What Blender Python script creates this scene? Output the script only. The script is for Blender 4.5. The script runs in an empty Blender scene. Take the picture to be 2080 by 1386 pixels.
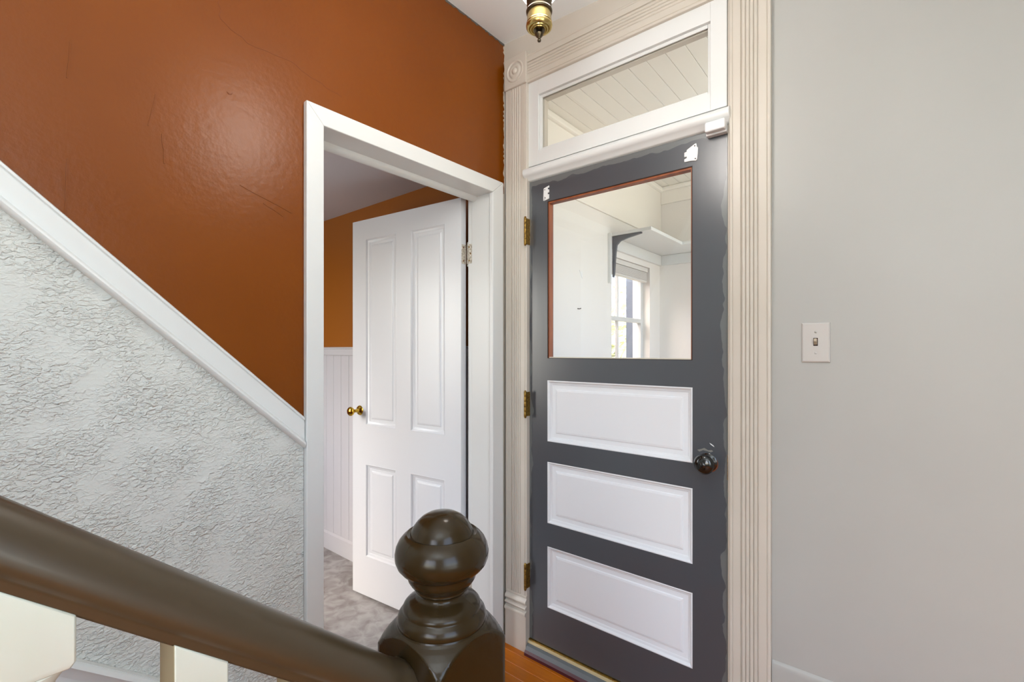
import bpy, bmesh, math, random
from mathutils import Vector, Matrix
random.seed(7)
C = bpy.context.scene.collection
SC = bpy.context.scene

# ------------------------------------------------------------------ camera, world, lights, exposure
CAM = Vector((1.367, -1.61, 1.29))
cd = bpy.data.cameras.new('camera'); cam = bpy.data.objects.new('camera', cd); C.objects.link(cam)
cd.sensor_width = 36.0; cd.lens = 955.0 / 2080.0 * 36.0; cd.shift_y = 19.0 / 2080.0
cd.clip_start = 0.02
fwd = Vector((-0.6356, 0.7720, 0.0))
cam.location = CAM; cam.rotation_euler = fwd.to_track_quat('-Z', 'Y').to_euler()
SC.camera = cam
SC.view_settings.view_transform = 'Standard'; SC.view_settings.look = 'None'
SC.view_settings.gamma = 1.0; SC.view_settings.use_curve_mapping = False
SC.view_settings.exposure = 0.0
SC.cycles.use_denoising = True
SC.cycles.max_bounces = 12; SC.cycles.diffuse_bounces = 6; SC.cycles.transparent_max_bounces = 16
SC.cycles.caustics_reflective = False; SC.cycles.caustics_refractive = False
SC.cycles.sample_clamp_indirect = 4.0

w = bpy.data.worlds.new('world'); SC.world = w; w.use_nodes = True
nt = w.node_tree; nt.nodes.clear()
sky = nt.nodes.new('ShaderNodeTexSky'); sky.sky_type = 'NISHITA'; sky.sun_disc = False
sky.sun_elevation = math.radians(42); sky.sun_rotation = math.radians(200); sky.dust_density = 3.0; sky.air_density = 1.0
bg = nt.nodes.new('ShaderNodeBackground'); bg.inputs['Strength'].default_value = 1.0
out = nt.nodes.new('ShaderNodeOutputWorld')
nt.links.new(sky.outputs[0], bg.inputs[0]); nt.links.new(bg.outputs[0], out.inputs[0])

def area(name, loc, target, sx, sy, power, col):
    l = bpy.data.lights.new(name, 'AREA'); l.shape = 'RECTANGLE'; l.size = sx; l.size_y = sy
    l.energy = power; l.color = col
    o = bpy.data.objects.new(name, l); C.objects.link(o); o.location = loc
    o.rotation_euler = (Vector(target) - Vector(loc)).to_track_quat('-Z', 'Y').to_euler()
    return o
DAY = (0.78, 0.91, 1.0)
area('daylight_back_window', (1.75, -3.56, 1.55), (1.75, 0, 1.55), 1.1, 1.7, 7, DAY)          # window in the back wall
area('daylight_side_window', (2.56, -1.9, 1.55), (0, -1.9, 1.55), 1.1, 1.7, 12, DAY)          # window in the wall on the side
area('bounced_flash', (1.75, -2.55, 1.75), (1.6, -2.35, 3.0), 0.35, 0.35, 32, (0.90, 0.96, 1.0))                 # photographer's flash aimed at the ceiling
area('daylight_porch_windows', (1.66, 0.80, 1.50), (0.5, 1.60, 1.85), 1.2, 1.5, 6.5, (0.95, 0.97, 1.0))
area('side_room_fill_light', (-1.60, -1.86, 1.40), (-1.45, 0, 1.3), 0.75, 1.1, 9, DAY)  # added fill lamp to brighten the side room, no known window behind it
sun = bpy.data.lights.new('sun', 'SUN'); sun.energy = 6.0; sun.angle = math.radians(1.0); sun.color = (1.0, 0.95, 0.88)
so = bpy.data.objects.new('sun', sun); C.objects.link(so)
so.rotation_euler = Vector((-0.2, 0.3, -1.0)).to_track_quat('-Z', 'Y').to_euler()

# ------------------------------------------------------------------ materials
def lin(c):
    r = []
    for x in c:
        x = x / 255.0
        r.append(x / 12.92 if x <= 0.04045 else ((x + 0.055) / 1.055) ** 2.4)
    return (r[0], r[1], r[2], 1.0)

def pm(name, col, rough=0.5, metal=0.0, bump=None, var=None, dist=0.0, coat=0.0, spec=0.5, stretch=(1, 1, 1), rnd=0.0, emit=None):
    m = bpy.data.materials.new(name); m.use_nodes = True
    t = m.node_tree; N = t.nodes; L = t.links
    p = N['Principled BSDF']
    p.inputs['Base Color'].default_value = lin(col)
    p.inputs['Roughness'].default_value = rough; p.inputs['Metallic'].default_value = metal
    p.inputs['Specular IOR Level'].default_value = spec
    if coat: p.inputs['Coat Weight'].default_value = coat; p.inputs['Coat Roughness'].default_value = 0.12
    tc = N.new('ShaderNodeTexCoord'); mp = N.new('ShaderNodeMapping'); mp.inputs['Scale'].default_value = stretch
    L.new(tc.outputs['Object'], mp.inputs['Vector'])
    csock = None
    if var:
        n = N.new('ShaderNodeTexNoise'); n.inputs['Scale'].default_value = var[0]; n.inputs['Detail'].default_value = 5; n.inputs['Distortion'].default_value = dist
        L.new(mp.outputs[0], n.inputs['Vector'])
        rp = N.new('ShaderNodeValToRGB'); rp.color_ramp.elements[0].position = 0.35; rp.color_ramp.elements[1].position = 0.65
        rp.color_ramp.elements[0].color = lin(col); rp.color_ramp.elements[1].color = lin(var[1])
        L.new(n.outputs['Fac'], rp.inputs['Fac']); csock = rp.outputs['Color']
    if rnd:
        oi = N.new('ShaderNodeObjectInfo'); hs = N.new('ShaderNodeHueSaturation')
        ma = N.new('ShaderNodeMath'); ma.operation = 'MULTIPLY_ADD'; ma.inputs[1].default_value = rnd; ma.inputs[2].default_value = 1 - rnd / 2
        L.new(oi.outputs['Random'], ma.inputs[0]); L.new(ma.outputs[0], hs.inputs['Value'])
        if csock: L.new(csock, hs.inputs['Color'])
        else: hs.inputs['Color'].default_value = lin(col)
        csock = hs.outputs['Color']
    if csock: L.new(csock, p.inputs['Base Color'])
    if bump:
        n2 = N.new('ShaderNodeTexNoise'); n2.inputs['Scale'].default_value = bump[0]; n2.inputs['Detail'].default_value = 4
        L.new(mp.outputs[0], n2.inputs['Vector'])
        b = N.new('ShaderNodeBump'); b.inputs['Strength'].default_value = bump[1]; b.inputs['Distance'].default_value = bump[2]
        L.new(n2.outputs['Fac'], b.inputs['Height']); L.new(b.outputs[0], p.inputs['Normal'])
    if emit:
        p.inputs['Emission Color'].default_value = (*emit[0], 1); p.inputs['Emission Strength'].default_value = emit[1]
    return m

M = {}
M['orange'] = pm('burnt_orange_paint', (113, 56, 0), 0.34, bump=(55, 0.20, 0.004), var=(2.2, (120, 61, 1)), spec=0.30)
M['wall'] = pm('offwhite_wall_paint', (170, 170, 166), 0.42, bump=(9, 0.10, 0.004), var=(3, (173, 173, 169)))
M['ceil'] = pm('ceiling_paint', (238, 246, 250), 0.6, bump=(12, 0.10, 0.004))
M['white'] = pm('white_trim_paint', (221, 223, 222), 0.32, bump=(40, 0.06, 0.002), stretch=(1, 1, 0.15))
M['cream'] = pm('cream_trim_paint', (201, 194, 183), 0.38, bump=(30, 0.02, 0.002), var=(6, (197, 190, 178)))
M['doorwhite'] = pm('white_door_paint', (227, 230, 234), 0.30, bump=(45, 0.10, 0.002), stretch=(1, 1, 0.08))
M['panelwhite'] = pm('white_panel_paint', (226, 229, 233), 0.38, bump=(30, 0.10, 0.002), stretch=(0.2, 1, 1))
M['brownpaint'] = pm('dark_brown_gloss_paint', (42, 31, 14), 0.19, bump=(26, 0.12, 0.006), var=(8, (48, 36, 19)), spec=0.3)
M['railpaint'] = pm('dark_brown_handrail_paint', (58, 47, 31), 0.36, bump=(22, 0.12, 0.006), var=(8, (66, 53, 36)), stretch=(1, 0.15, 0.15), spec=0.6, coat=0.12)
M['balcream'] = pm('cream_baluster_paint', (212, 213, 196), 0.4, bump=(20, 0.10, 0.004), var=(18, (216, 216, 202)))
M['baltan'] = pm('tan_baluster_face', (150, 138, 108), 0.5)
M['brass'] = pm('antique_brass', (208, 184, 118), 0.24, metal=1.0, var=(30, (188, 162, 98)))
M['darkbrass'] = pm('dark_bronze', (96, 84, 66), 0.32, metal=1.0)
M['polbrass'] = pm('polished_brass', (208, 168, 62), 0.16, metal=1.0)
M['oldbrass'] = pm('tarnished_brass', (166, 132, 58), 0.4, metal=0.8, var=(120, (120, 90, 44)))
M['chipped'] = pm('chipped_white_hinge_paint', (222, 217, 206), 0.45, var=(110, (150, 140, 122)))
M['black'] = pm('black_porcelain', (17, 18, 17), 0.12, coat=0.4)
M['rawwood'] = pm('bare_stained_wood', (150, 82, 44), 0.5, var=(30, (120, 60, 32)), stretch=(1, 1, 0.2))
M['darkgap'] = pm('dark_glazing_gap', (46, 30, 24), 0.7)
M['glaze'] = pm('pale_glazing_putty', (214, 206, 190), 0.5)
M['vinyl'] = pm('marbled_grey_vinyl', (122, 115, 112), 0.36, var=(13, (166, 164, 163)), dist=0.7)
M['plastic'] = pm('white_plastic', (232, 233, 234), 0.3)
M['almond'] = pm('pale_switch_plastic', (192, 189, 185), 0.28)
M['tan'] = pm('tan_switch_toggle', (166, 152, 130), 0.35)
M['steel'] = pm('painted_screw', (160, 158, 152), 0.35, metal=0.7)
M['darkred'] = pm('dark_red_paint', (72, 24, 36), 0.45)
M['greypaint2'] = pm('grey_threshold_paint', (98, 103, 106), 0.45, bump=(60, 0.2, 0.002))
M['palebrass'] = pm('pale_worn_metal_strip', (235, 222, 178), 0.3, metal=0.35)
M['plank'] = pm('orange_oak_plank', (156, 82, 3), 0.30, var=(34, (176, 98, 8)), stretch=(0.12, 1, 1), rnd=0.4, spec=0.3)
M['porch'] = pm('porch_white_paint', (234, 231, 227), 0.5, bump=(8, 0.06, 0.003))
M['porchcream'] = pm('porch_cream_paint', (240, 236, 229), 0.5, bump=(8, 0.06, 0.003))
M['sidewall'] = pm('mustard_orange_paint', (158, 92, 20), 0.45, bump=(30, 0.1, 0.003))
M['sideceil'] = pm('lavender_grey_ceiling_paint', (206, 204, 210), 0.7)
M['wains'] = pm('pale_wainscot_paint', (206, 206, 210), 0.45, bump=(30, 0.10, 0.002), stretch=(1, 1, 0.1))
M['bluegrey'] = pm('blue_grey_paint', (92, 98, 106), 0.5)
M['extblue'] = pm('exterior_blue_grey_paint', (84, 94, 110), 0.6)
M['shingle'] = pm('pale_roof_shingle', (210, 206, 200), 0.8, var=(12, (190, 186, 180)))
M['siding'] = pm('pale_siding', (228, 226, 222), 0.7)
M['leaf'] = pm('yellow_green_leaves', (206, 206, 164), 0.7, var=(2.2, (220, 218, 192)))
M['bark'] = pm('grey_bark', (110, 98, 84), 0.8, bump=(20, 0.4, 0.02))
M['ground'] = pm('pale_dry_ground', (186, 184, 150), 0.9, var=(0.6, (206, 200, 178)))
M['darkcrack'] = pm('dark_plaster_crack', (112, 56, 16), 0.8)  # plain dark brown for the crack, chip, ragged edge and hinge screws
M['caulk'] = pm('old_cream_paint_edge', (206, 198, 184), 0.6)
M['greyedge'] = pm('old_grey_paint_edge', (88, 86, 82), 0.7)
M['blindfab'] = pm('pale_blind_slats', (218, 216, 212), 0.45)
M['opal'] = pm('lit_opal_glass', (250, 246, 238), 0.25, emit=((1.0, 0.94, 0.88), 27.0))
M['windowdark'] = pm('dark_window_glass', (70, 84, 100), 0.15)

def glass_mat():
    m = bpy.data.materials.new('clear_window_glass'); m.use_nodes = True
    t = m.node_tree; N = t.nodes; L = t.links; N.clear()
    o = N.new('ShaderNodeOutputMaterial'); mx = N.new('ShaderNodeMixShader')
    tr = N.new('ShaderNodeBsdfTransparent'); tr.inputs[0].default_value = (0.995, 0.997, 0.996, 1)
    gl = N.new('ShaderNodeBsdfGlossy'); gl.inputs['Roughness'].default_value = 0.0
    g = N.new('ShaderNodeNewGeometry'); d = N.new('ShaderNodeVectorMath'); d.operation = 'DOT_PRODUCT'
    L.new(g.outputs['Normal'], d.inputs[0]); L.new(g.outputs['Incoming'], d.inputs[1])
    def mth(op, a, b=None):
        n = N.new('ShaderNodeMath'); n.operation = op
        for i, x in enumerate((a, b)):
            if x is None: continue
            if isinstance(x, (int, float)): n.inputs[i].default_value = x
            else: L.new(x, n.inputs[i])
        return n.outputs[0]
    k = mth('SUBTRACT', 1.0, mth('ABSOLUTE', d.outputs['Value']))
    k = mth('MULTIPLY_ADD', mth('POWER', k, 5.0), 0.9); N[-1].inputs[2].default_value = 0.03
    L.new(k, mx.inputs[0]); L.new(tr.outputs[0], mx.inputs[1]); L.new(gl.outputs[0], mx.inputs[2])
    L.new(mx.outputs[0], o.inputs[0])
    return m
M['glass'] = glass_mat()

def stucco_mat():
    m = bpy.data.materials.new('white_skip_trowel_plaster'); m.use_nodes = True
    t = m.node_tree; N = t.nodes; L = t.links; p = N['Principled BSDF']
    p.inputs['Base Color'].default_value = lin((213, 215, 210)); p.inputs['Roughness'].default_value = 0.5
    tc = N.new('ShaderNodeTexCoord')
    mp = N.new('ShaderNodeMapping'); mp.inputs['Rotation'].default_value = (0.35, 0, 0); mp.inputs['Scale'].default_value = (1, 0.62, 1.0)
    L.new(tc.outputs['Object'], mp.inputs[0])
    def noise(sc, det, dist, src):
        n = N.new('ShaderNodeTexNoise'); n.inputs['Scale'].default_value = sc; n.inputs['Detail'].default_value = det
        n.inputs['Distortion'].default_value = dist; L.new(src, n.inputs['Vector']); return n.outputs['Fac']
    def ramp(f, a, b, lo=0.0):
        r = N.new('ShaderNodeValToRGB'); r.color_ramp.elements[0].position = a; r.color_ramp.elements[1].position = b
        r.color_ramp.elements[0].color = (lo, lo, lo, 1); L.new(f, r.inputs['Fac']); return r.outputs[0]
    def mth(op, a, b=None, c=None):
        n = N.new('ShaderNodeMath'); n.operation = op
        for k, x in enumerate((a, b, c)):
            if x is None: continue
            if isinstance(x, (int, float)): n.inputs[k].default_value = x
            else: L.new(x, n.inputs[k])
        return n.outputs[0]
    fine = ramp(noise(150, 2.5, 0.6, mp.outputs[0]), 0.42, 0.66)
    med = ramp(noise(62, 3, 1.0, mp.outputs[0]), 0.50, 0.64)
    big = ramp(noise(9, 3, 0.3, tc.outputs['Object']), 0.36, 0.54, 0.15)
    patch = ramp(noise(14, 2, 0.3, tc.outputs['Object']), 0.46, 0.62)
    h = mth('MULTIPLY', fine, big)
    h = mth('ADD', h, mth('MULTIPLY', mth('MULTIPLY', med, patch), 0.8))
    h = mth('MULTIPLY_ADD', noise(7, 2, 0, tc.outputs['Object']), 1.2, h)
    b = N.new('ShaderNodeBump'); b.inputs['Strength'].default_value = 1.0; b.inputs['Distance'].default_value = 0.0025
    L.new(h, b.inputs['Height']); L.new(b.outputs[0], p.inputs['Normal'])
    return m
M['stucco'] = stucco_mat()

def greydoor_mat():
    """slate grey paint whose outer margin shows an older, paler grey coat with a brushed edge"""
    m = bpy.data.materials.new('slate_grey_door_paint'); m.use_nodes = True
    t = m.node_tree; N = t.nodes; L = t.links; p = N['Principled BSDF']
    p.inputs['Roughness'].default_value = 0.30; p.inputs['Specular IOR Level'].default_value = 0.9
    tc = N.new('ShaderNodeTexCoord'); sp = N.new('ShaderNodeSeparateXYZ'); L.new(tc.outputs['Object'], sp.inputs[0])
    ns = N.new('ShaderNodeTexNoise'); ns.inputs['Scale'].default_value = 9; ns.inputs['Detail'].default_value = 3
    L.new(tc.outputs['Object'], ns.inputs['Vector'])
    def mth(op, a, b=None, c=None):
        n = N.new('ShaderNodeMath'); n.operation = op
        for i, x in enumerate((a, b, c)):
            if x is None: continue
            if isinstance(x, (int, float)): n.inputs[i].default_value = x
            else: L.new(x, n.inputs[i])
        return n.outputs[0]
    nz = mth('MULTIPLY', mth('SUBTRACT', ns.outputs['Fac'], 0.5), 0.06)
    top = mth('GREATER_THAN', mth('ADD', sp.outputs['Z'], nz), 1.990)
    rgt = mth('GREATER_THAN', mth('ADD', sp.outputs['X'], nz), 0.932)
    lft = mth('LESS_THAN', mth('ADD', sp.outputs['X'], nz), 0.149)
    msk = mth('MAXIMUM', mth('MAXIMUM', top, rgt), lft)
    mx = N.new('ShaderNodeMix'); mx.data_type = 'RGBA'
    mx.inputs[6].default_value = lin((67, 71, 77)); mx.inputs[7].default_value = lin((100, 104, 105))
    L.new(msk, mx.inputs[0]); L.new(mx.outputs[2], p.inputs['Base Color'])
    n2 = N.new('ShaderNodeTexNoise'); n2.inputs['Scale'].default_value = 40
    mp = N.new('ShaderNodeMapping'); mp.inputs['Scale'].default_value = (1, 1, 0.1); L.new(tc.outputs['Object'], mp.inputs[0]); L.new(mp.outputs[0], n2.inputs['Vector'])
    b = N.new('ShaderNodeBump'); b.inputs['Strength'].default_value = 0.10; b.inputs['Distance'].default_value = 0.002
    L.new(n2.outputs['Fac'], b.inputs['Height']); L.new(b.outputs[0], p.inputs['Normal'])
    return m
M['greydoor'] = greydoor_mat()

# ------------------------------------------------------------------ geometry helpers
class MB:
    def __init__(self, fn=None): self.v = []; self.f = []; self.fn = fn
    def add(self, vs, fs):
        b = len(self.v); self.v += [self.fn(*p) if self.fn else tuple(p) for p in vs]
        self.f += [tuple(i + b for i in f) for f in fs]; return self
    def box(self, x0, x1, y0, y1, z0, z1):
        vs = [(x, y, z) for x in (x0, x1) for y in (y0, y1) for z in (z0, z1)]
        return self.add(vs, [(0, 1, 3, 2), (4, 6, 7, 5), (0, 4, 5, 1), (2, 3, 7, 6), (0, 2, 6, 4), (1, 5, 7, 3)])
    def loft(self, a, b):                      # closed prism between two equal point loops
        n = len(a); fs = [(i, (i + 1) % n, n + (i + 1) % n, n + i) for i in range(n)]
        return self.add(list(a) + list(b), fs + [tuple(range(n - 1, -1, -1)), tuple(range(n, 2 * n))])
    def rings(self, rs, closed=True, caps=True):
        n = len(rs[0]); vs = [p for r in rs for p in r]; fs = []
        for k in range(len(rs) - 1):
            for i in range(n if closed else n - 1):
                j = (i + 1) % n; fs.append((k * n + i, k * n + j, (k + 1) * n + j, (k + 1) * n + i))
        if caps: fs += [tuple(range(n - 1, -1, -1)), tuple(range((len(rs) - 1) * n, len(rs) * n))]
        return self.add(vs, fs)
    def lathe(self, prof, o, axis=(0, 0, 1), seg=32):
        ax = Vector(axis).normalized(); e1 = ax.orthogonal().normalized(); e2 = ax.cross(e1); o = Vector(o)
        rs = []
        for r, h in prof:
            r = max(r, 1e-4)
            rs.append([tuple(o + ax * h + (e1 * math.cos(2 * math.pi * i / seg) + e2 * math.sin(2 * math.pi * i / seg)) * r) for i in range(seg)])
        return self.rings(rs)
    def tube(self, pts, r, seg=8):
        pts = [Vector(p) for p in pts]; rs = []
        for k, p in enumerate(pts):
            d = (pts[min(k + 1, len(pts) - 1)] - pts[max(k - 1, 0)]).normalized()
            e1 = d.orthogonal().normalized(); e2 = d.cross(e1)
            rs.append([tuple(p + (e1 * math.cos(2 * math.pi * i / seg) + e2 * math.sin(2 * math.pi * i / seg)) * r) for i in range(seg)])
        return self.rings(rs)
    def build(self, name, mat, parent=None, bevel=0.0, smooth=0.0, seg=2):
        me = bpy.data.meshes.new(name); me.from_pydata(self.v, [], self.f)
        bm = bmesh.new(); bm.from_mesh(me); bmesh.ops.recalc_face_normals(bm, faces=bm.faces); bm.to_mesh(me); bm.free()
        me.materials.append(mat if not isinstance(mat, str) else M[mat])
        if smooth:
            for p in me.polygons: p.use_smooth = True
            me.set_sharp_from_angle(angle=math.radians(smooth))
        o = bpy.data.objects.new(name, me); C.objects.link(o)
        if bevel:
            b = o.modifiers.new('edge', 'BEVEL'); b.width = bevel; b.segments = seg; b.limit_method = 'ANGLE'; b.angle_limit = math.radians(40)
        if parent: put(o, parent)
        return o
def put(o, parent):
    off = parent.location if parent.parent is None else Vector((0, 0, 0))   # parts are modelled in room coordinates
    o.parent = parent; o.matrix_parent_inverse = Matrix.Translation(-off)
def tag(o, label, cat, kind=None, group=None):
    o['label'] = label; o['category'] = cat
    if kind: o['kind'] = kind
    if group: o['group'] = group
    return o
def empty(name, loc, label, cat, kind=None, group=None):
    o = bpy.data.objects.new(name, None); C.objects.link(o); o.location = loc; o.empty_display_size = 0.05
    return tag(o, label, cat, kind, group)
def S(o, label, cat): return tag(o, label, cat, 'structure')
def bx(*a): return MB().box(*a)

CEIL = 2.662
def ceil_z(x): return CEIL - 0.054 * x

# ------------------------------------------------------------------ hall shell
HX, HY = 2.60, -3.60
fl = S(bx(-0.0, HX + .1, HY - .1, 0.0, -0.12, -0.021).build('floor', 'plank'), 'glossy orange oak strip floor at the foot of the grey door', 'floor')
row = 0; y = 0.0; PW = 0.057
pm_cache = {}
while y > HY:
    x = 0.0; first = True
    while x < HX - 1e-6:
        L_ = random.choice((0.9, 1.2, 1.5, 1.8)) if not first else random.choice((0.35, 0.7, 1.1))
        first = False; x1 = min(x + L_, HX)
        if HX - x1 < 0.3: x1 = HX
        key = round(x1 - x, 3)
        if key not in pm_cache:
            o = bx(0.0006, key - 0.0006, -PW + 0.0006, -0.0006, -0.021, 0).build('plank', 'plank', fl, bevel=0.0012, seg=1); pm_cache[key] = o
        else:
            o = pm_cache[key].copy(); C.objects.link(o)
        o.location = (x, y, 0); x = x1
    y -= PW

# wall with the white door: orange paint, with an opening
WL = MB()
WL.box(-0.13, 0, HY - .1, -0.868, -0.1, 2.80); WL.box(-0.13, 0, -0.868, -0.060, 1.984, 2.80); WL.box(-0.13, 0, -0.060, 0.12, -0.1, 2.80)
wl = S(WL.build('wall_left', 'orange'), 'burnt orange painted wall above the diagonal white trim', 'wall')
poly = [(-3.59, 0), (-0.926, 0), (-0.926, 1.048), (-2.66, 2.66), (-3.59, 2.66)]
pl = MB().loft([(-0.002, a, b) for a, b in poly], [(0.003, a, b) for a, b in poly]).build('textured_plaster', 'stucco', wl)
pl['label'] = 'white skip-trowel textured plaster below the diagonal trim'
# hairline crack and raised paint ridges on the orange plaster
def ribbon(pts, wd, name, mat, parent, x=0.0006):
    m = MB()
    for k in range(len(pts) - 1):
        (a, b), (c, d) = pts[k], pts[k + 1]
        n = Vector((-(d - b), c - a)).normalized() * wd / 2
        m.loft([(-0.001, a + n.x, b + n.y), (-0.001, c + n.x, d + n.y), (-0.001, c - n.x, d - n.y), (-0.001, a - n.x, b - n.y)],
               [(x, a + n.x, b + n.y), (x, c + n.x, d + n.y), (x, c - n.x, d - n.y), (x, a - n.x, b - n.y)])
    return m.build(name, mat, parent)
def jag(pts, n, amp):
    r = []
    for k in range(len(pts) - 1):
        for i in range(n):
            t = i / n; j = 0 if (k == 0 and i == 0) else amp
            r.append((pts[k][0] * (1 - t) + pts[k + 1][0] * t + random.uniform(-j, j), pts[k][1] * (1 - t) + pts[k + 1][1] * t + random.uniform(-j, j)))
    return r + [pts[-1]]
ribbon(jag([(-1.15, 2.22), (-1.147, 2.153), (-1.084, 2.127), (-0.964, 2.131), (-0.889, 2.110), (-0.80, 2.095)], 5, 0.004), 0.0016, 'crack', 'darkcrack', wl)
ribbon([(-1.131, 1.972), (-1.127, 1.967), (-1.121, 1.969), (-1.118, 1.974)], 0.0022, 'paint_chip', 'darkcrack', wl)
for pts in ([(-1.438, 1.70), (-1.442, 1.60), (-1.449, 1.50)], [(-1.285, 1.90), (-1.300, 1.82)], [(-1.272, 1.81), (-1.268, 1.74)], [(-1.434, 1.95), (-1.440, 1.87)],
            [(-1.04, 1.70), (-0.985, 1.675)], [(-0.960, 1.69), (-1.10, 1.735)]):
    ribbon(jag(pts, 4, 0.0015), 0.0022, 'paint_ridge', 'orange', wl, x=0.0011)

# wall with the grey door
WF = MB()
WF.box(0.0, 0.125, 0, 0.12, -0.1, 2.80); WF.box(0.955, HX + .1, 0, 0.12, -0.1, 2.80); WF.box(0.125, 0.955, 0, 0.12, 2.452, 2.80)
S(WF.build('wall_front', 'wall'), 'smooth off-white painted wall with the light switch', 'wall')
WR = MB()
WR.box(HX, HX + .1, HY, -2.45, -.1, 2.8); WR.box(HX, HX + .1, -1.35, 0, -.1, 2.8); WR.box(HX, HX + .1, -2.45, -1.35, -.1, 0.7); WR.box(HX, HX + .1, -2.45, -1.35, 2.4, 2.8)
S(WR.build('wall_right', 'wall'), 'off-white hall wall with a window, outside the frame beside the camera', 'wall')
WB = MB()
WB.box(-.1, 1.2, HY - .1, HY, -.1, 2.8); WB.box(2.3, HX + .1, HY - .1, HY, -.1, 2.8); WB.box(1.2, 2.3, HY - .1, HY, -.1, 0.7); WB.box(1.2, 2.3, HY - .1, HY, 2.4, 2.8)
S(WB.build('wall_back', 'wall'), 'off-white hall wall with a window, behind the camera', 'wall')
cx = [(0, HY - .1), (HX + .1, HY - .1), (HX + .1, 0.0), (0, 0.0)]
ce = MB().loft([(a, b, ceil_z(a)) for a, b in cx], [(a, b, ceil_z(a) + 0.12) for a, b in cx]).build('ceiling', 'ceil')
S(ce, 'pale painted plaster ceiling of the hall above the hanging lamp', 'ceiling')
# ragged brush line where orange paint meets ceiling and door casing
def ragged(p0, p1, up, n, wmin, wmax, mat, parent, name):
    p0, p1, up = Vector(p0), Vector(p1), Vector(up); a = []; b = []
    for i in range(n + 1):
        t = i / n; p = p0.lerp(p1, t); a.append(p); b.append(p + up * random.uniform(wmin, wmax))
    m = MB()
    for i in range(n):
        q = [a[i], a[i + 1], b[i + 1], b[i]]
        m.loft([(v.x - .001, v.y, v.z) for v in q], [(v.x + .0012, v.y, v.z) for v in q])
    return m.build(name, mat, parent)
ragged((0, -0.36, CEIL), (0, -0.002, CEIL), (0, 0, -1), 46, 0.002, 0.011, 'greyedge', wl, 'paint_edge')
ragged((0, -0.001, 1.99), (0, -0.001, CEIL - .01), (0, -1, 0), 70, 0.002, 0.012, 'caulk', wl, 'paint_edge')
ragged((0, -0.001, .02), (0, -0.001, 1.99), (0, -1, 0), 150, 0.018, 0.034, 'caulk', wl, 'paint_edge')
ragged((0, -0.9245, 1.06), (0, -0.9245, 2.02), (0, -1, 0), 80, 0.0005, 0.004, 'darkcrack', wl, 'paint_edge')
# tall painted baseboard, same paint as the wall
bb = MB(); pr = [(0, 0), (-.007, 0), (-.007, .330), (-.006, .340), (-.003, .347), (0, .349)]
bb.loft([(1.069, a, b) for a, b in pr], [(HX, a, b) for a, b in pr])
S(bb.build('baseboard_front', 'wall', smooth=50), 'tall baseboard painted the same off-white as the wall', 'baseboard')

# diagonal cap trim on the orange wall
sl = 0.934
tp = [(0, .046), (.010, .046), (.014, .043), (.014, .037), (.010, .034), (.0115, .029), (.0115, -.022), (.015, -.025), (.020, -.029), (.022, -.035), (.020, -.041), (.014, -.046), (0, -.046)]
T = MB()
ya, yb = -0.9275, -2.63
T.loft([(a, ya, 1.0475 + q) for a, q in tp], [(a, yb, 1.0475 + q + sl * (ya - yb)) for a, q in tp])
S(T.build('trim_1', 'white', smooth=35), 'white moulded trim board running diagonally between orange paint and textured plaster', 'trim')

# ------------------------------------------------------------------ white door casing and jamb
t2 = empty('trim_2', (0, -0.48, 0), 'plain flat white casing and jamb around the open white door', 'door frame', 'structure')
def leg(a, b, name):           # mitred casing leg on plane x: polygon in (y, z)
    return MB().loft([(0.0, *p) for p in a], [(0.02, *p) for p in a]).build(name, 'white', t2, bevel=0.0025)
leg([(-0.925, 0), (-0.871, 0), (-0.871, 1.9715), (-0.925, 2.0285)], None, 'casing')
leg([(-0.925, 2.029), (-0.871, 1.972), (-0.1025, 1.972), (-0.033, 2.029)], None, 'head_casing')
leg([(-0.033, 0), (-0.033, 2.0285), (-0.1025, 1.9715), (-0.1025, 0)], None, 'casing')
bx(-0.153, 0.0, -0.874, -0.862, -0.03, 1.9785).build('jamb', 'white', t2)
J = MB(); J.box(-0.122, 0.0, -0.0865, -0.056, -0.03, 1.9785); J.box(-0.153, -0.122, -0.079, -0.056, -0.03, 1.9785)
J.build('jamb', 'white', t2, bevel=0.001)
bx(-0.153, 0.0, -0.866, -0.062, 1.978, 1.992).build('head_jamb', 'white', t2)
st = MB(); q = [(-.122, 1.979), (-.122, 1.966), (-.119, 1.960), (-.112, 1.957), (-.104, 1.958), (-.096, 1.963), (-.091, 1.971), (-.090, 1.979)]
st.loft([(a, -.862, b) for a, b in q], [(a, -.0865, b) for a, b in q]); st.build('door_stop', 'white', t2, smooth=50)

# ------------------------------------------------------------------ generic panelled door pieces
def panel(parent, s0, s1, z0, z1, fn, mat, mold=0.018, inset=0.034, d=0.013):
    """raised-field panel with a sloped moulding as its sub-part; fn(s, t, z) maps to the room, t<0 goes into the door"""
    def ring(i, t): return [(s0 + i, t, z0 + i), (s1 - i, t, z0 + i), (s1 - i, t, z1 - i), (s0 + i, t, z1 - i)]
    p = MB(fn)
    back = ring(-0.004, -d - 0.010)
    p.rings([back, ring(-0.004, -d), ring(inset, -d), ring(inset + .003, -d + .0035), ring(inset + .010, -d + .005)])
    po = p.build('panel', mat, parent)
    m = MB(fn)
    m.rings([ring(-0.0005, -d), ring(-0.0005, 0.0005), ring(0.003, 0.0012), ring(0.0065, -0.0015), ring(0.009, -0.0065), ring(mold * .8, -d + .0035), ring(mold, -d)], caps=False)
    m.build('moulding', mat, po, smooth=40)
    return po

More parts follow.
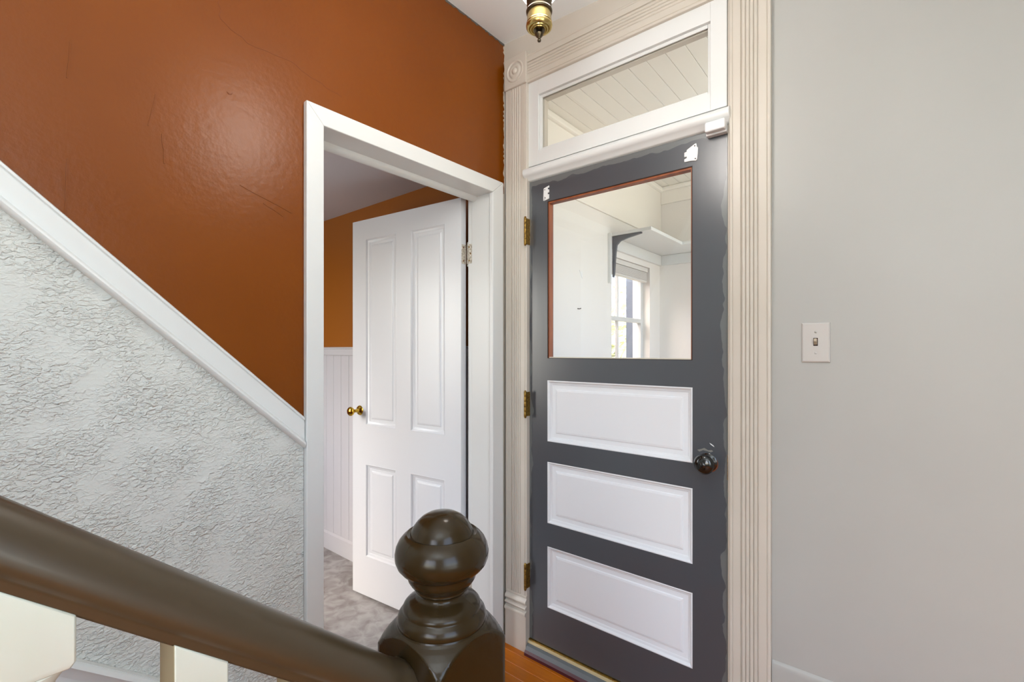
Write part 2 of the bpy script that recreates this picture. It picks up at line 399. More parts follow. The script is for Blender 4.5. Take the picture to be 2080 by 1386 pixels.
# ------------------------------------------------------------------ white four panel door (open)
uu = Vector((-.9947, -.103, 0)).normalized(); vv = Vector((-uu.y, uu.x, 0))
pin = Vector((-.165, -.072, 0)); O2 = pin + vv * .035
def f2(s, t, z): p = O2 + uu * s + vv * t; return (p.x, p.y, z)
d2 = empty('door_2', (pin.x, pin.y, 0), 'white four panel door with brass knob standing open into the side room', 'door', 'structure')
T2 = -.035
def b2(s0, s1, z0, z1, name): return MB(f2).box(s0, s1, T2, 0, z0, z1).build(name, 'doorwhite', d2)
b2(.009, .105, -.014, 1.985, 'stile'); b2(.664, .770, -.014, 1.985, 'stile')
b2(.105, .664, 1.882, 1.985, 'rail'); b2(.105, .664, .686, .893, 'rail'); b2(.105, .664, -.014, .194, 'rail')
b2(.330, .432, .194, .686, 'mullion'); b2(.330, .432, .893, 1.882, 'mullion')
for a, b in ((.105, .330), (.432, .664)):
    for c, e in ((.194, .686), (.893, 1.882)): panel(d2, a, b, c, e, f2, M['doorwhite'], mold=.02, inset=.034)
# brass knob, hall side and the far side
for sgn in (1, -1):
    base = 0.0 if sgn > 0 else T2
    k = MB().lathe([(0.0, .072), (.010, .071), (.019, .068), (.0235, .063), (.024, .057), (.020, .050), (.012, .044), (.009, .036), (.009, .016), (.0105, .012), (.018, .009), (.024, .005), (.0265, .0)],
                   f2(.711, base, .968), vv * sgn, 28).build('knob', 'polbrass', d2, smooth=50)
MB(f2).box(.7695, .7712, T2 + .006, -.006, .90, 1.03).build('latch_plate', 'oldbrass', d2)
def hinge2(zc):
    h = MB(f2).box(.0068, .0092, T2 + .001, -.004, zc - .044, zc + .044).build('hinge', 'chipped', d2)
    c = pin + Vector((.0035, .001, 0)) + vv * -.001
    kn = MB()
    for i in range(5):
        z0 = zc - .044 + i * .0178; kn.lathe([(.0062, 0), (.0066, .0012), (.0066, .0158), (.0062, .017)], (c.x, c.y, z0), seg=14)
    kn.lathe([(.002, -.012), (.0048, -.010), (.0055, -.004), (.003, 0)], (c.x, c.y, zc - .045), seg=12)
    kn.lathe([(.003, 0), (.0055, .004), (.0048, .010), (.002, .013)], (c.x, c.y, zc + .045), seg=12)
    kn.build('knuckle', 'chipped', h, smooth=50)
    bx(-.1535, -.124, -.0806, -.0785, zc - .044, zc + .044).build('jamb_leaf', 'chipped', h)
    for dz in (-.031, 0, .031):
        MB().lathe([(0, .0018), (.003, .0015), (.004, 0)], (-.145 + (.008 if dz == 0 else 0), -.0806, zc + dz), (0, -1, 0), 12).build('screw', 'oldbrass', h, smooth=50)
    for dz in (-.030, .031):
        MB().lathe([(0, .0015), (.0028, .0012), (.0038, 0)], f2(.0068, -.016, zc + dz), -uu, 12).build('screw', 'darkcrack', h, smooth=50)
hinge2(1.730); hinge2(0.235)

# ------------------------------------------------------------------ front door surround: fluted casings, corner blocks, plinths, head
t3 = empty('trim_3', (0.54, 0, 0), 'cream fluted casing with corner block and plinth around the grey door', 'door frame', 'structure')
def flute(w, n=4):
    """(offset across, depth out from wall) of the casing profile: flat margins, a band of reeds in the middle"""
    p = [(0, 0), (0, .0175), (.002, .0195), (.006, .020), (.0085, .0195), (.010, .0175), (.0115, .0195), (.033, .020), (.0345, .0150)]
    a, b = .036, w - .036; st_ = (b - a) / n
    for i in range(n):
        c0 = a + i * st_
        p += [(c0 + .0008, .0180), (c0 + st_ * .22, .0200), (c0 + st_ * .5, .0206), (c0 + st_ * .78, .0200), (c0 + st_ - .0008, .0180), (c0 + st_, .0150)]
    p += [(w - .0345, .0150), (w - .033, .020), (w - .0115, .0195), (w - .010, .0175), (w - .0085, .0195), (w - .006, .020), (w - .002, .0195), (w, .0175), (w, 0)]
    return p
def vcasing(x0, x1, z0, z1):
    pr = flute(x1 - x0)
    MB().loft([(x0 + a, -d, z0) for a, d in pr], [(x0 + a, -d, z1) for a, d in pr]).build('casing', 'cream', t3, smooth=40)
vcasing(.019, .139, .236, 2.434); vcasing(.950, 1.068, .236, 2.434)
pr = flute(.120)
MB().loft([(.139, -d, 2.434 + a) for a, d in pr], [(.950, -d, 2.434 + a) for a, d in pr]).build('head_casing', 'cream', t3, smooth=40)
for xa, xb in ((.020, .141), (.948, 1.070)):
    c = bx(xa, xb, -.029, 0, 2.434, 2.568).build('corner_block', 'cream', t3, bevel=.003)
    xm = (xa + xb) / 2
    MB().lathe([(.047, -.002), (.046, .003), (.042, .0045), (.038, .003), (.036, -.0005), (.033, -.001), (.030, .002), (.022, .005), (.017, .003), (.014, .002), (.012, .0065), (.007, .010), (.0, .011)],
               (xm, -.0288, 2.501), (0, -1, 0), 36).build('rosette', 'cream', c, smooth=50)
    pp = [(0, 0), (-.027, 0), (-.027, .152), (-.033, .156), (-.034, .163), (-.031, .169), (-.022, .172), (-.022, .178), (-.029, .181), (-.032, .186), (-.029, .191), (-.021, .194), (-.021, .200), (-.028, .203), (-.031, .209), (-.029, .217), (-.022, .223), (-.021, .229), (-.023, .232), (-.022, .238), (0, .238)]
    xb2 = xb if xa < .5 else 1.070
    MB().loft([(xa + .005, a, b) for a, b in pp], [(xb2 - .002, a, b) for a, b in pp]).build('plinth_block', 'cream', t3, smooth=40)
bx(.125, .1365, -.004, .12, 0, 2.440).build('jamb', 'cream', t3); bx(.9425, .955, -.004, .12, 0, 2.440).build('jamb', 'cream', t3)
bx(.1365, .9425, .0, .12, 2.4405, 2.452).build('head_jamb', 'cream', t3)
bx(.1365, .150, .046, .12, .05, 2.02).build('door_stop', 'cream', t3); bx(.929, .9425, .046, .12, .05, 2.02).build('door_stop', 'cream', t3)
fz = [(.001, -.0045), (1.075, -.0045), (1.075, 0), (.001, 0)]
MB().loft([(a, b, 2.556) for a, b in fz], [(a, b, ceil_z(a) + .002) for a, b in fz]).build('frieze_board', 'cream', t3)
# transom bar
tb = [(.12, 2.014), (-.006, 2.014), (-.010, 2.018), (-.016, 2.026), (-.024, 2.031), (-.030, 2.036), (-.034, 2.044), (-.034, 2.052), (-.030, 2.060), (-.022, 2.065), (-.008, 2.0665), (-.006, 2.0735), (.12, 2.0735)]
TBm = MB(); TBm.loft([(.137, a, b) for a, b in tb], [(.942, a, b) for a, b in tb])
tb2 = [p for p in tb if p[0] <= -.006]; tb2 = [(-.0045, 2.016)] + tb2[1:-1] + [(-.0045, 2.0665)]
for xa, xb in ((.127, .137), (.942, .953)): TBm.loft([(xa, a - (.016 if xa < .5 else .016) * 0, b) for a, b in tb2], [(xb, a, b) for a, b in tb2])
S(TBm.build('trim_4', 'white', smooth=50), 'white rounded transom bar across the top of the grey door', 'trim')

# ------------------------------------------------------------------ transom window
w1 = empty('window_1', (.54, 0, 2.075), 'white framed transom window above the grey door', 'window', 'structure')
def ringframe(x0, x1, z0, z1, i, y0, y1):
    m = MB(); m.box(x0, x0 + i, y0, y1, z0, z1); m.box(x1 - i, x1, y0, y1, z0, z1)
    m.box(x0 + i, x1 - i, y0, y1, z1 - i, z1); m.box(x0 + i, x1 - i, y0, y1, z0, z0 + i); return m
for (a, b, c, e, nm) in ((.1385, .190, 2.0765, 2.4385, 'stile'), (.889, .9405, 2.0765, 2.4385, 'stile'), (.190, .889, 2.372, 2.4385, 'rail'), (.190, .889, 2.0765, 2.136, 'rail')):
    bx(a, b, -.006, .038, c, e).build(nm, 'white', w1, bevel=.0012)
ringframe(.190, .889, 2.136, 2.372, .012, .006, .012).build('glazing_bead', 'white', w1, bevel=.002)
ringframe(.190, .889, 2.136, 2.372, .014, .020, .045).build('glazing_bead', 'cream', w1)
bx(.196, .883, .0125, .0165, 2.142, 2.366).build('pane', 'glass', w1)

# ------------------------------------------------------------------ grey front door
d1 = empty('door_1', (.54, .02, .053), 'slate grey front door with large glass pane and three white panels', 'door', 'structure')
def f1(s, t, z): return (s, -t, z)
X0, X1, DT = .1385, .9405, .042
def b1(x0, x1, z0, z1, nm): return bx(x0, x1, 0, DT, z0, z1).build(nm, 'greydoor', d1)
b1(X0, .234, .055, 2.011, 'stile'); b1(.829, X1, .055, 2.011, 'stile')
for a, b in ((1.912, 2.011), (1.164, 1.257), (.824, .911), (.471, .570), (.055, .217)): b1(.234, .829, a, b, 'rail')
for a, b in ((.911, 1.164), (.570, .824), (.217, .471)): panel(d1, .234, .829, a, b, f1, M['panelwhite'], mold=.018, inset=.034, d=.012)
gb = MB(); gb.box(.234, .2405, .003, .030, 1.257, 1.912); gb.box(.8235, .829, .003, .030, 1.257, 1.912); gb.box(.2405, .8235, .003, .030, 1.9035, 1.912)
gb.build('glazing_stop', 'rawwood', d1)['label'] = 'bare brown wooden glazing stop'
bx(.2405, .8235, .003, .030, 1.257, 1.2625).build('glazing_sill', 'glaze', d1)
dg = ringframe(.2335, .8295, 1.2565, 1.9125, .0022, -.0006, .004); dg.build('glazing_gap', 'darkgap', d1)
bx(.239, .8255, .019, .023, 1.260, 1.907).build('pane', 'glass', d1)
kx, kz = .880, .921
kn = MB().lathe([(.030, 0), (.0305, .003), (.027, .006), (.014, .008), (.011, .012), (.011, .022), (.016, .026), (.026, .030), (.0315, .037), (.032, .044), (.028, .051), (.019, .0555), (.0105, .0575), (.0105, .0585), (.009, .0605), (.004, .062), (0, .0622)],
                (kx, 0, kz), (0, -1, 0), 36).build('knob', 'black', d1, smooth=50); kn['label'] = 'glossy black door knob'
MB().lathe([(.030, 0), (.029, .0012), (.026, .0018), (0, .002)], (kx + .002, .0, kz - .003), (0, -1, 0), 30).build('rosette', 'rawwood', kn, smooth=50)
def flake(pts, mat):
    MB().loft([(a, .0003, b) for a, b in pts], [(a + .0006, -.0022, b + .0004) for a, b in pts]).build('paint_flake', mat, d1)
flake([(.845, .957), (.857, .961), (.868, .966), (.880, .960), (.892, .962), (.896, .958), (.888, .954), (.876, .957), (.864, .958), (.852, .952)], M['steel'])
flake([(.884, .985), (.888, .980), (.894, .976), (.900, .973), (.898, .977), (.891, .982)], M['plastic'])
bx(.9400, .9420, -.0012, .030, .872, .952).build('latch_plate', 'oldbrass', d1)
for za, zb in ((1.741, 1.855), (1.007, 1.114), (.272, .379)):
    h = MB()
    hx, hy, n = .1395, -.0305, 5; stp = (zb - za) / n
    for i in range(n): h.lathe([(.0052, 0), (.0058, .0012), (.0058, stp - .002), (.0052, stp - .0006)], (hx, hy, za + i * stp), seg=14)
    h.lathe([(.0052, 0), (.004, .004), (.001, .006)], (hx, hy, zb), seg=12); h.lathe([(.001, -.006), (.004, -.004), (.0052, 0)], (hx, hy, za), seg=12)
    ho = h.build('hinge', 'oldbrass', d1, smooth=50)
    bx(.1385, .1420, -.030, .0, za + .002, zb - .002).build('hinge_leaf', 'oldbrass', ho)
def bracket(pts, sc, flip):
    m = MB(); m.loft([(a, .0003, b) for a, b in pts], [(a, -.004, b) for a, b in pts])
    o = m.build('blind_bracket', 'plastic', d1, bevel=.0008, seg=1); o['label'] = 'white painted metal blind bracket'
    for a, b in sc: MB().lathe([(0, .0012), (.0016, .001), (.0022, 0)], (a, -.004, b), (0, -1, 0), 10).build('screw', 'darkgap', o)
    return o
# upper corner brackets for a removed blind
bracket([(.214, 1.918), (.216, 1.969), (.243, 1.976), (.243, 1.968), (.236, 1.967), (.236, 1.961), (.243, 1.960), (.243, 1.948), (.236, 1.947), (.236, 1.941), (.243, 1.940), (.243, 1.922), (.222, 1.917), (.222, 1.934), (.219, 1.934), (.219, 1.917)], [(.222, 1.962), (.224, 1.928)], 0)
bracket([(.803, 1.930), (.803, 1.940), (.811, 1.942), (.811, 1.947), (.803, 1.947), (.803, 1.962), (.811, 1.964), (.811, 1.969), (.818, 1.973), (.838, 1.983), (.843, 1.984), (.845, 1.972), (.849, 1.968), (.848, 1.950), (.846, 1.930), (.842, 1.925), (.836, 1.927), (.826, 1.929)], [(.838, 1.976), (.840, 1.933)], 1)

# ------------------------------------------------------------------ threshold
t5 = empty('trim_5', (.54, -.03, 0), 'worn layered threshold under the grey door, dark red front edge', 'threshold', 'structure')
q = [(.12, 0), (-.036, 0), (-.036, .018), (-.026, .034), (-.012, .040), (.12, .040)]
MB().loft([(.143, a, b) for a, b in q], [(.946, a, b) for a, b in q]).build('saddle', 'greypaint2', t5, smooth=30)
q = [(-.0355, .0), (-.043, .0), (-.043, .012), (-.036, .021)]
MB().loft([(.143, a, b) for a, b in q], [(.946, a, b) for a, b in q]).build('front_edge', 'darkred', t5)['label'] = 'dark red painted front edge'
bx(.139, .944, -.014, -.006, .038, .048).build('metal_strip', 'palebrass', t5, bevel=.001)
bx(.139, .944, -.006, .03, .040, .0525).build('brass_strip', 'oldbrass', t5)

# ------------------------------------------------------------------ side room seen through the white door
SY = .035
ws = MB(); ws.box(-2.6, -.13, SY, SY + .1, -.12, 2.3)
wso = S(ws.build('wall_side_room', 'sidewall'), 'mustard orange wall over pale board wainscot behind the white door', 'wall')
x = -.14; k = 0
bd = None
while x > -2.5:
    if bd is None:
        bd = bx(-.089, -.001, SY - .012, SY + .002, .07, 1.262).build('wainscot_board', 'wains', wso, bevel=.0015, seg=1); o = bd
    else: o = bd.copy(); C.objects.link(o)
    o.location = (x, 0, 0); x -= .09
cr = [(SY, 1.258), (SY - .020, 1.258), (SY - .022, 1.262), (SY - .022, 1.298), (SY - .027, 1.301), (SY - .027, 1.308), (SY - .022, 1.311), (SY, 1.311)]
MB().loft([(-2.5, a, b) for a, b in cr], [(-.166, a, b) for a, b in cr]).build('chair_rail', 'wains', wso)
br = [(SY, -.03), (SY - .018, -.03), (SY - .018, .078), (SY - .012, .092), (SY, .095)]
S(MB().loft([(-2.5, a, b) for a, b in br], [(-.166, a, b) for a, b in br]).build('baseboard_side_room', 'wains'), 'pale baseboard along the grey vinyl floor of the side room', 'baseboard')
S(bx(-2.6, -.13, -1.95, SY, -.13, -.026).build('floor_side_room', 'vinyl'), 'grey marbled sheet vinyl floor inside the white door', 'floor')
S(bx(-.13, 0, -.862, -.0865, -.13, -.004).build('trim_6', 'vinyl'), 'grey vinyl strip under the white door opening', 'trim')
S(bx(-2.6, -.13, -1.95, SY, 2.163, 2.28).build('ceiling_side_room', 'sideceil'), 'lavender grey ceiling of the side room', 'ceiling')
wsb = MB(); wsb.box(-2.6, -2.5, -1.9, SY, -.12, 2.3)
wsb.box(-2.6, -2.0, -2.0, -1.9, -.12, 2.3); wsb.box(-1.2, -.13, -2.0, -1.9, -.12, 2.3); wsb.box(-2.0, -1.2, -2.0, -1.9, -.12, .8); wsb.box(-2.0, -1.2, -2.0, -1.9, 2.0, 2.3)
S(wsb.build('wall_side_room_far', 'sidewall'), 'mustard walls of the side room out of view', 'wall')

# ------------------------------------------------------------------ porch behind the glass
PX, PY, PZ = 1.72, 1.77, 2.486
wp = MB(); A0, A1, Z0, Z1 = 1.015, 1.591, .95, 1.874
wp.box(-.13, 0, .12, A0, -.1, 2.6); wp.box(-.13, 0, A1, PY + .1, -.1, 2.6); wp.box(-.13, 0, A0, A1, -.1, Z0); wp.box(-.13, 0, A0, A1, Z1, 2.6)
wpo = S(wp.build('wall_porch_left', 'porch'), 'white painted porch wall with a window, seen through the door glass', 'wall')
bx(-.001, .012, .12, PY, 2.112, PZ).build('frieze_board', 'porchcream', wpo, bevel=.003)
bx(.0, .035, .12, PY, 2.448, PZ).build('cornice', 'porchcream', wpo, bevel=.012)
tri = [(.636, 1.735), (.670, 1.722), (.668, 1.690)]
MB().loft([(-.001, a, b) for a, b in tri], [(.0015, a, b) for a, b in tri]).build('patch', 'plastic', wpo)
MB().tube([(0, .618, 1.520), (.014, .618, 1.518), (.016, .626, 1.522), (.010, .634, 1.520)], .0022, 6).build('hook', 'darkgap', wpo, smooth=60)
wf = MB(); wf.box(-.13, PX + .1, PY, PY + .1, -.1, 2.6)
wfo = S(wf.build('wall_porch_far', 'porch'), 'white porch end wall behind the corner shelf', 'wall')
bx(.0125, PX, PY - .014, PY, 2.362, PZ).build('frieze_board', 'porchcream', wfo, bevel=.003)
bx(.0125, PX, PY - .034, PY - .014, 2.452, PZ).build('cornice', 'porchcream', wfo, bevel=.010)
wpr = MB(); wpr.box(PX, PX + .1, .12, .30, -.1, 2.6); wpr.box(PX, PX + .1, 1.62, PY, -.1, 2.6); wpr.box(PX, PX + .1, .30, 1.62, -.1, .75); wpr.box(PX, PX + .1, .30, 1.62, 2.36, 2.6)
S(wpr.build('wall_porch_right', 'porch'), 'porch wall with a wide window, hidden by the door casing', 'wall')
S(bx(0, PX, .12, PY, -.1, 0).build('floor_porch', 'plank'), 'porch floor hidden below the door glass', 'floor')
cpo = S(bx(-.1, PX + .1, .12, PY + .1, PZ + .014, PZ + .1).build('ceiling_porch', 'porchcream'), 'cream beadboard porch ceiling seen through the transom', 'ceiling')
bp = None; x = 0.0
while x < PX - .02:
    if bp is None: bp = bx(.001, .079, .12, PY, PZ, PZ + .016).build('ceiling_board', 'porchcream', cpo, bevel=.0012, seg=1); o = bp
    else: o = bp.copy(); C.objects.link(o)
    o.location = (x, 0, 0); x += .080
# porch window
w2 = empty('window_2', (-.06, 1.30, Z0), 'porch window with white muntins looking out to trees', 'window', 'structure')
def wy(y0, y1, z0, z1, nm, x0=-.085, x1=-.052): return bx(x0, x1, y0, y1, z0, z1).build(nm, 'white', w2, bevel=.002)
wy(A0, A0 + .035, Z0, Z1, 'stile'); wy(1.556, A1, Z0, Z1, 'stile'); wy(A0 + .035, 1.556, 1.838, Z1, 'rail'); wy(A0 + .035, 1.556, Z0, Z0 + .05, 'rail')
wy(A0 + .035, 1.556, 1.484, 1.512, 'meeting_rail'); wy(1.211, 1.225, Z0 + .05, 1.484, 'muntin', -.078, -.058); wy(1.211, 1.225, 1.512, 1.838, 'muntin', -.078, -.058)
for a, b, c, e in ((A0 + .035, 1.211, Z0 + .05, 1.484), (1.225, 1.556, Z0 + .05, 1.484), (A0 + .035, 1.211, 1.512, 1.838), (1.225, 1.556, 1.512, 1.838)):
    bx(-.070, -.067, a - .003, b + .003, c - .003, e + .003).build('pane', 'glass', w2)
# raised blind in the window head
bl = empty('window_blind', (-.02, 1.30, 1.80), 'pale blind gathered up at the top of the porch window', 'blind')
bx(-.047, -.010, A0 + .006, A1 - .012, 1.842, 1.872).build('headrail', 'blindfab', bl, bevel=.002)
sm = MB()
for i in range(9): sm.box(-.043, -.014, A0 + .012, A1 - .020, 1.786 + i * .006, 1.7905 + i * .006)
so_ = sm.build('slat', 'blindfab', bl); so_['kind'] = 'stuff'
bx(-.044, -.012, A0 + .012, A1 - .020, 1.770, 1.784).build('bottom_rail', 'blindfab', bl, bevel=.003)
# corner shelf and its bracket
sh = empty('corner_shelf', (.1, 1.4, 1.985), 'white corner shelf on a grey bracket above the porch window', 'shelf')
MB().loft(*[[(a, b, z) for a, b in ((.0, .982), (.268, .982), (.268, 1.482), (PX, 1.482), (PX, PY - .0005), (.0, PY - .0005))] for z in (1.984, 2.004)]).build('shelf_board', 'white', sh, bevel=.002)
bx(.0, .020, .985, PY - .001, 1.912, 1.9835).build('cleat', 'white', sh, bevel=.002); bx(.0205, PX, PY - .020, PY - .0005, 1.912, 1.9835).build('cleat', 'white', sh, bevel=.002)
bx(.0, .019, .966, .9845, 1.700, 2.002).build('upright_board', 'white', sh, bevel=.002)
bq = [(.020, 1.983), (.205, 1.983), (.205, 1.976), (.120, 1.962), (.070, 1.950), (.047, 1.928), (.040, 1.880), (.031, 1.760), (.026, 1.735), (.020, 1.735)]
MB().loft([(a, .986, b) for a, b in bq], [(a, 1.004, b) for a, b in bq]).build('bracket', 'bluegrey', sh)['label'] = 'blue grey tapered shelf bracket'

# ------------------------------------------------------------------ outside
S(bx(-60, 30, -10, 80, -1.2, -1.0).build('ground', 'ground'), 'pale ground outside the porch window', 'ground')
po = empty('porch_post', (-.25, 1.90, -1), 'blue grey post standing just outside the porch window', 'post')
bx(-.31, -.20, 1.85, 1.955, -1.0, 2.7).build('shaft', 'extblue', po, bevel=.006); bx(-.325, -.185, 1.835, 1.970, -1.0, -.85).build('base', 'extblue', po, bevel=.006)
def tree(loc, h, r, label, seed):
    rnd = random.Random(seed); o = empty('tree', loc, label, 'tree')
    x, y, z = loc
    MB().lathe([(.16, 0), (.12, h * .3), (.07, h * .75), (.01, h * .9)], loc, seg=10).build('trunk', 'bark', o, smooth=60)
    m = MB()
    for i in range(1500):
        d = Vector((rnd.gauss(0, 1), rnd.gauss(0, 1), rnd.gauss(0, 1))).normalized() * (rnd.random() ** .4)
        c = Vector((x + d.x * r, y + d.y * r, z + h * .62 + d.z * h * .38)); s = rnd.uniform(.07, .15)
        a = Vector((rnd.gauss(0, 1), rnd.gauss(0, 1), rnd.gauss(0, 1))).normalized(); b = a.orthogonal().normalized(); e = a.cross(b)
        m.add([tuple(c - b * s), tuple(c + e * s * .5), tuple(c + b * s), tuple(c - e * s * .5 + a * s * .2)], [(0, 1, 2), (0, 2, 3)])
    cr_ = m.build('crown', 'leaf', o); cr_['kind'] = 'stuff'
tree((-4.6, 11.2, -1.0), 4.3, 1.5, 'yellow-green tree beyond the porch window, above the meeting rail', 3)
tree((-3.6, 7.6, -1.0), 2.5, 0.6, 'low green shrub-like tree beyond the lower porch window pane', 5)
hs = empty('house', (-6.2, 14.5, -1.0), 'pale house with low roof among trees outside the porch window', 'house')
bx(-8.6, -4.4, 14.0, 17.0, -1.0, 1.5).build('wall', 'siding', hs)
MB().loft([(-8.9, 13.6, 1.45), (-8.9, 15.5, 2.5), (-8.9, 17.4, 1.45)], [(-4.1, 13.6, 1.45), (-4.1, 15.5, 2.5), (-4.1, 17.4, 1.45)]).build('roof', 'shingle', hs)
for a in (-7.9, -6.4, -5.2):
    wo = bx(a, a + .7, 13.95, 14.02, .2, 1.1).build('window', 'white', hs); bx(a + .06, a + .64, 13.93, 13.96, .26, 1.04).build('pane', 'windowdark', wo)

# ------------------------------------------------------------------ light switch
ls = empty('light_switch', (1.181, 0, 1.3125), 'pale toggle light switch plate on the off-white wall', 'light switch')
def pr4(i, yy): return [(1.146 + i, yy, 1.255 + i), (1.216 - i, yy, 1.255 + i), (1.216 - i, yy, 1.370 - i), (1.146 + i, yy, 1.370 - i)]
P = MB(); P.rings([pr4(0, 0), pr4(0, -.0022), pr4(.0012, -.0042), pr4(.004, -.0058)]); P.build('cover_plate', 'almond', ls)
SP = MB(); SP.rings([[(1.1755 - .0 + a, yy, 1.303 + c) for a, c in ((0, 0), (.011, 0), (.011, .023), (0, .023))] for yy in (-.0056, -.0063)]); SP.build('toggle_slot', 'darkgap', ls)
tg = MB(); tg.loft([(1.1768, -.006, 1.306), (1.1852, -.006, 1.306), (1.1852, -.006, 1.3215), (1.1768, -.006, 1.3215)], [(1.1775, -.0165, 1.316), (1.1845, -.0165, 1.316), (1.1845, -.0135, 1.3245), (1.1775, -.0135, 1.3245)])
tg.build('toggle', 'tan', ls, bevel=.0008)
for zz in (1.3428, 1.2822): MB().lathe([(.0032, 0), (.0030, .0008), (.0015, .0014), (0, .0015)], (1.181, -.0058, zz), (0, -1, 0), 14).build('screw', 'steel' if zz > 1.3 else 'almond', ls, smooth=50)

# ------------------------------------------------------------------ alarm contact on the door head
ds = empty('door_sensor', (.915, -.03, 2.01), 'small white plastic contact sensor above the grey door by the casing', 'sensor')
bx(.8825, .9440, -.046, -.022, 1.992, 2.024).build('case', 'plastic', ds, bevel=.005, seg=3)
bx(.8800, .9430, -.0225, -.0005, 1.988, 2.0125).build('back_plate', 'plastic', ds, bevel=.002)

# ------------------------------------------------------------------ hanging lamp
lx, ly = .776, -.801
lz = ceil_z(lx)
la = empty('ceiling_lamp', (lx, ly, lz), 'antique brass hanging lamp with pointed finial near the ceiling', 'lamp')
def lat(pf, name, mat, seg=40): return MB().lathe(pf, (lx, ly, 0), seg=seg).build(name, mat, la, smooth=35)
lat([(0, 1.9465), (.0034, 1.9473), (.0040, 1.950), (.0027, 1.9530), (.0036, 1.955), (.0080, 1.9595), (.0090, 1.9630), (.0080, 1.9655), (.0055, 1.9675), (.0050, 1.9690), (.0120, 1.9700), (.0118, 1.972)], 'finial', 'darkbrass')
lat([(0, 1.9712), (.0095, 1.9712), (.0108, 1.9735), (.0120, 1.9710), (.0142, 1.9710), (.0155, 1.9738), (.0168, 1.9720), (.0195, 1.9722), (.0207, 1.9755), (.0220, 1.9738), (.0255, 1.9745), (.0275, 1.9768), (.0280, 1.9808), (.0265, 1.9842)], 'cup_rings', 'brass')
lat([(.0262, 1.9838), (.0272, 1.9860), (.0258, 1.9890), (.0256, 2.0055), (.0250, 2.0070)], 'cup', 'brass')
lat([(.0254, 2.0060), (.0275, 2.0075), (.0280, 2.0110), (.0264, 2.0140), (.0250, 2.0160), (.0262, 2.0240), (.0284, 2.0380), (.0300, 2.0420)], 'collar', 'darkbrass')
lat([(.0264, 2.0335), (.034, 2.0425), (.050, 2.067), (.072, 2.105), (.083, 2.150), (.084, 2.185), (.078, 2.225), (.064, 2.270), (.047, 2.310), (.036, 2.332), (.030, 2.337), (.0, 2.338)], 'shade', 'opal')
lat([(.034, 2.334), (.036, 2.340), (.034, 2.346), (.026, 2.360), (.016, 2.372), (.008, 2.378)], 'cap', 'brass')
lat([(.006, 2.374), (.006, lz - .03)], 'stem', 'brass', 16)
lat([(.008, lz - .034), (.020, lz - .030), (.045, lz - .020), (.055, lz - .006), (.056, lz + .001)], 'canopy', 'brass')

# ------------------------------------------------------------------ staircase and railing
sc = empty('staircase', (.45, -1.2, 0), 'painted wooden stairs beside the textured wall, seen under the brown handrail', 'staircase')
RUN, RISE = .224, .19
for i in range(8):
    yr = -1.225 - RUN * i; z = RISE * (i + 1)
    bx(.022, .875, yr - RUN + .001, yr + .025, z - .028, z).build('tread', 'plank', sc, bevel=.006)
    bx(.022, .850, yr - .018, yr, z - RISE + .0005, z - .0285).build('riser', 'white', sc)
sk = [(-1.10, .0), (-1.10, .36), (-2.98, .36 + .83 * 1.88), (-2.98, 1.5), (-1.35, .0)]
MB().loft([(.0035, a, b) for a, b in sk], [(.0215, a, b) for a, b in sk]).build('skirt_board', 'white', sc)
kp = [(.0035, 0), (.022, 0), (.030, -.004), (.033, -.012), (.028, -.020), (.0245, -.030), (.0215, -.040), (.0035, -.040)]
MB().loft([(a, -1.099, .358 + b) for a, b in kp], [(a, -2.98, .358 + b + .83 * 1.881) for a, b in kp]).build('skirt_cap', 'white', sc, smooth=50)
stg = [(-1.225, .0), (-1.225, .165), (-3.0, .165 + .848 * 1.775), (-3.0, .0)]
MB().loft([(.832, a, b) for a, b in stg], [(.8495, a, b) for a, b in stg]).build('stringer', 'white', sc)

XN, YN, HW = .830, -1.125, .0700
rl = empty('stair_railing', (XN, YN, 0), 'stair railing of brown handrail, ball-topped newel post and cream balusters', 'railing')
np_ = MB()
prof = [(.0665, .8835), (.0675, .8815), (.0705, .8785), (.076, .8745), (.083, .868), (.090, .860), (.097, .849), (.105, .834), (.12, .80), (.12, .30), (.12, .0)]
SEG = 160
def sqr(th):
    c, s = abs(math.cos(th)), abs(math.sin(th)); p = 22
    return HW / ((c ** p + s ** p) ** (1 / p))
def ring(r, z): return [(XN + min(r, sqr(2 * math.pi * i / SEG)) * math.cos(2 * math.pi * i / SEG), YN + min(r, sqr(2 * math.pi * i / SEG)) * math.sin(2 * math.pi * i / SEG), z) for i in range(SEG)]
pf2 = []
for k in range(len(prof) - 1):
    (r0, z0), (r1, z1) = prof[k], prof[k + 1]; n = 6 if k < 8 else 1
    for i in range(n): pf2.append((r0 + (r1 - r0) * i / n, z0 + (z1 - z0) * i / n))
pf2.append(prof[-1])
npo = np_.rings([ring(r, z) for r, z in pf2]).build('newel_post', 'brownpaint', rl, smooth=32)
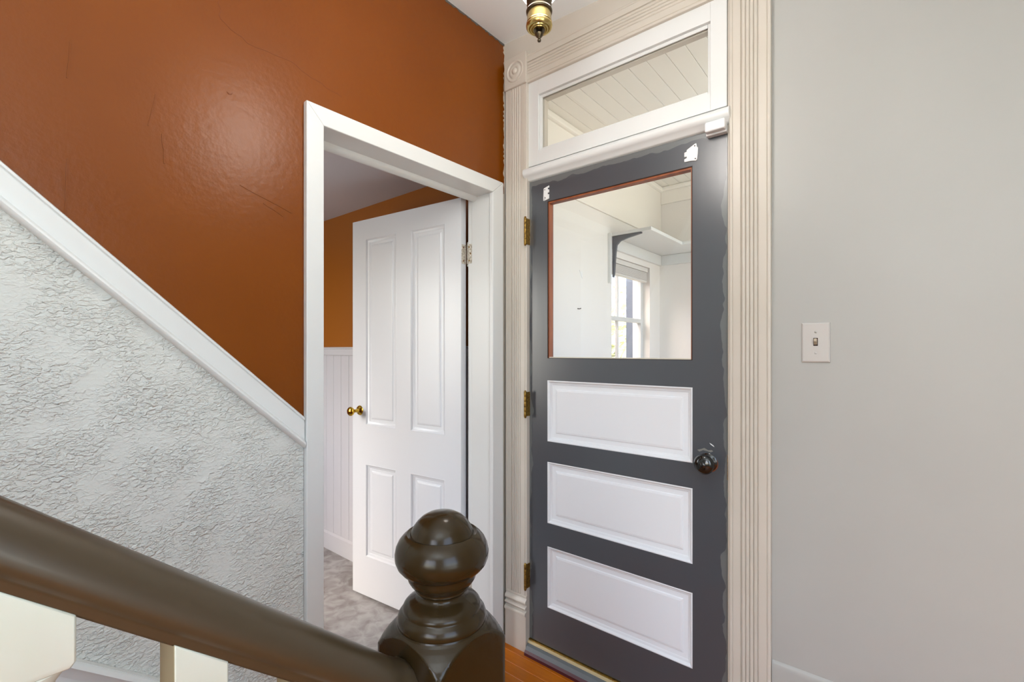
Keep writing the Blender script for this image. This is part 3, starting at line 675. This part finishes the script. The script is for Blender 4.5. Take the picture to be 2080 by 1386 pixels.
ball = [(0, 1.0455), (.012, 1.0445), (.022, 1.0415), (.031, 1.0365), (.038, 1.0300), (.0430, 1.0235), (.0462, 1.0175), (.0474, 1.0140), (.0480, 1.0128), (.0500, 1.0130), (.0528, 1.0142),
        (.0555, 1.0125), (.0600, 1.0085), (.0650, 1.0025), (.0688, .9945), (.0706, .9850), (.0700, .9765), (.0670, .9685), (.0620, .9625), (.0565, .9590), (.0530, .9575), (.0520, .9555),
        (.0522, .9520), (.0508, .9465), (.0475, .9410), (.0435, .9370), (.0412, .9350), (.0408, .9335), (.0412, .9320), (.0400, .9305), (.0370, .9290), (.0350, .9270), (.0345, .9240),
        (.0360, .9210), (.0410, .9180), (.0475, .9150), (.0535, .9115), (.0575, .9075), (.0588, .9045), (.0585, .9025), (.0592, .9010), (.0622, .8985), (.0652, .8945), (.0668, .8895), (.0668, .8850), (.0660, .8828), (0, .8828)]
MB().lathe(ball, (XN, YN, 0), seg=64).build('finial', 'brownpaint', npo, smooth=40)
# handrail: profile in (across, up), swept up the slope
RS = .848; RC0 = (YN - HW, .812)
rp = [(-.031, -.004), (-.030, .006), (-.026, .016), (-.018, .0245), (-.008, .0285), (0, .0293), (.008, .0285), (.018, .0245), (.026, .016), (.030, .006), (.031, -.004), (.029, -.010),
      (.0245, -.0135), (.0225, -.0165), (.0225, -.0215), (.0205, -.0240), (-.0205, -.0240), (-.0225, -.0215), (-.0225, -.0165), (-.0245, -.0135), (-.029, -.010)]
ct = math.cos(math.atan(RS)); R_ = MB()
def rail_ring(y, k=1.0): return [(XN + a * k, y, RC0[1] + RS * (RC0[0] - y) + b * k / ct) for a, b in rp]
R_.rings([rail_ring(YN - HW + .004, 1.10), rail_ring(YN - HW - .008, 1.10), rail_ring(YN - HW - .013, 1.04), rail_ring(YN - HW - .022, 1.0), rail_ring(-2.95, 1.0)])
R_.build('handrail', 'railpaint', rl, smooth=50)
def rail_bottom(y): return RC0[1] + RS * (RC0[0] - y) - .0240 / ct
def baluster(yc, top, foot):
    h = .0228
    m = MB()
    t0, t1 = top - h * RS, top + h * RS     # raked top under the rail
    zb = top - h * RS - .035                # square block, then turned shaft
    vs = [[(XN - h, yc - h, t1 + .002), (XN + h, yc - h, t1 + .002), (XN + h, yc + h, t0 + .002), (XN - h, yc + h, t0 + .002)]]
    for i, z in ((0, zb), (.003, zb - .006)): vs.append([(XN - h + i, yc - h + i, z), (XN + h - i, yc - h + i, z), (XN + h - i, yc + h - i, z), (XN - h + i, yc + h - i, z)])
    m.rings(vs)
    L_ = zb - foot
    m.lathe([(.0205, zb - .0055), (.019, zb - .010), (.0135, zb - .018), (.0125, zb - .022), (.0165, zb - .028), (.0165, zb - .034), (.012, zb - .042), (.0155, zb - L_ * .3), (.0185, zb - L_ * .55), (.015, zb - L_ * .68), (.012, foot + .13), (.0175, foot + .118), (.0175, foot + .110), (.0205, foot + .1)], (XN, yc, 0), seg=20)
    m.box(XN - h, XN + h, yc - h, yc + h, foot, foot + .101)
    o = m.build('baluster', 'balcream', rl, bevel=.0015, smooth=35)
    o.data.materials.append(M['baltan'])          # tan colour on the block face towards the stairs' upper end
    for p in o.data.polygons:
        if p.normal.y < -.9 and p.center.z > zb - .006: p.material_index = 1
    return o
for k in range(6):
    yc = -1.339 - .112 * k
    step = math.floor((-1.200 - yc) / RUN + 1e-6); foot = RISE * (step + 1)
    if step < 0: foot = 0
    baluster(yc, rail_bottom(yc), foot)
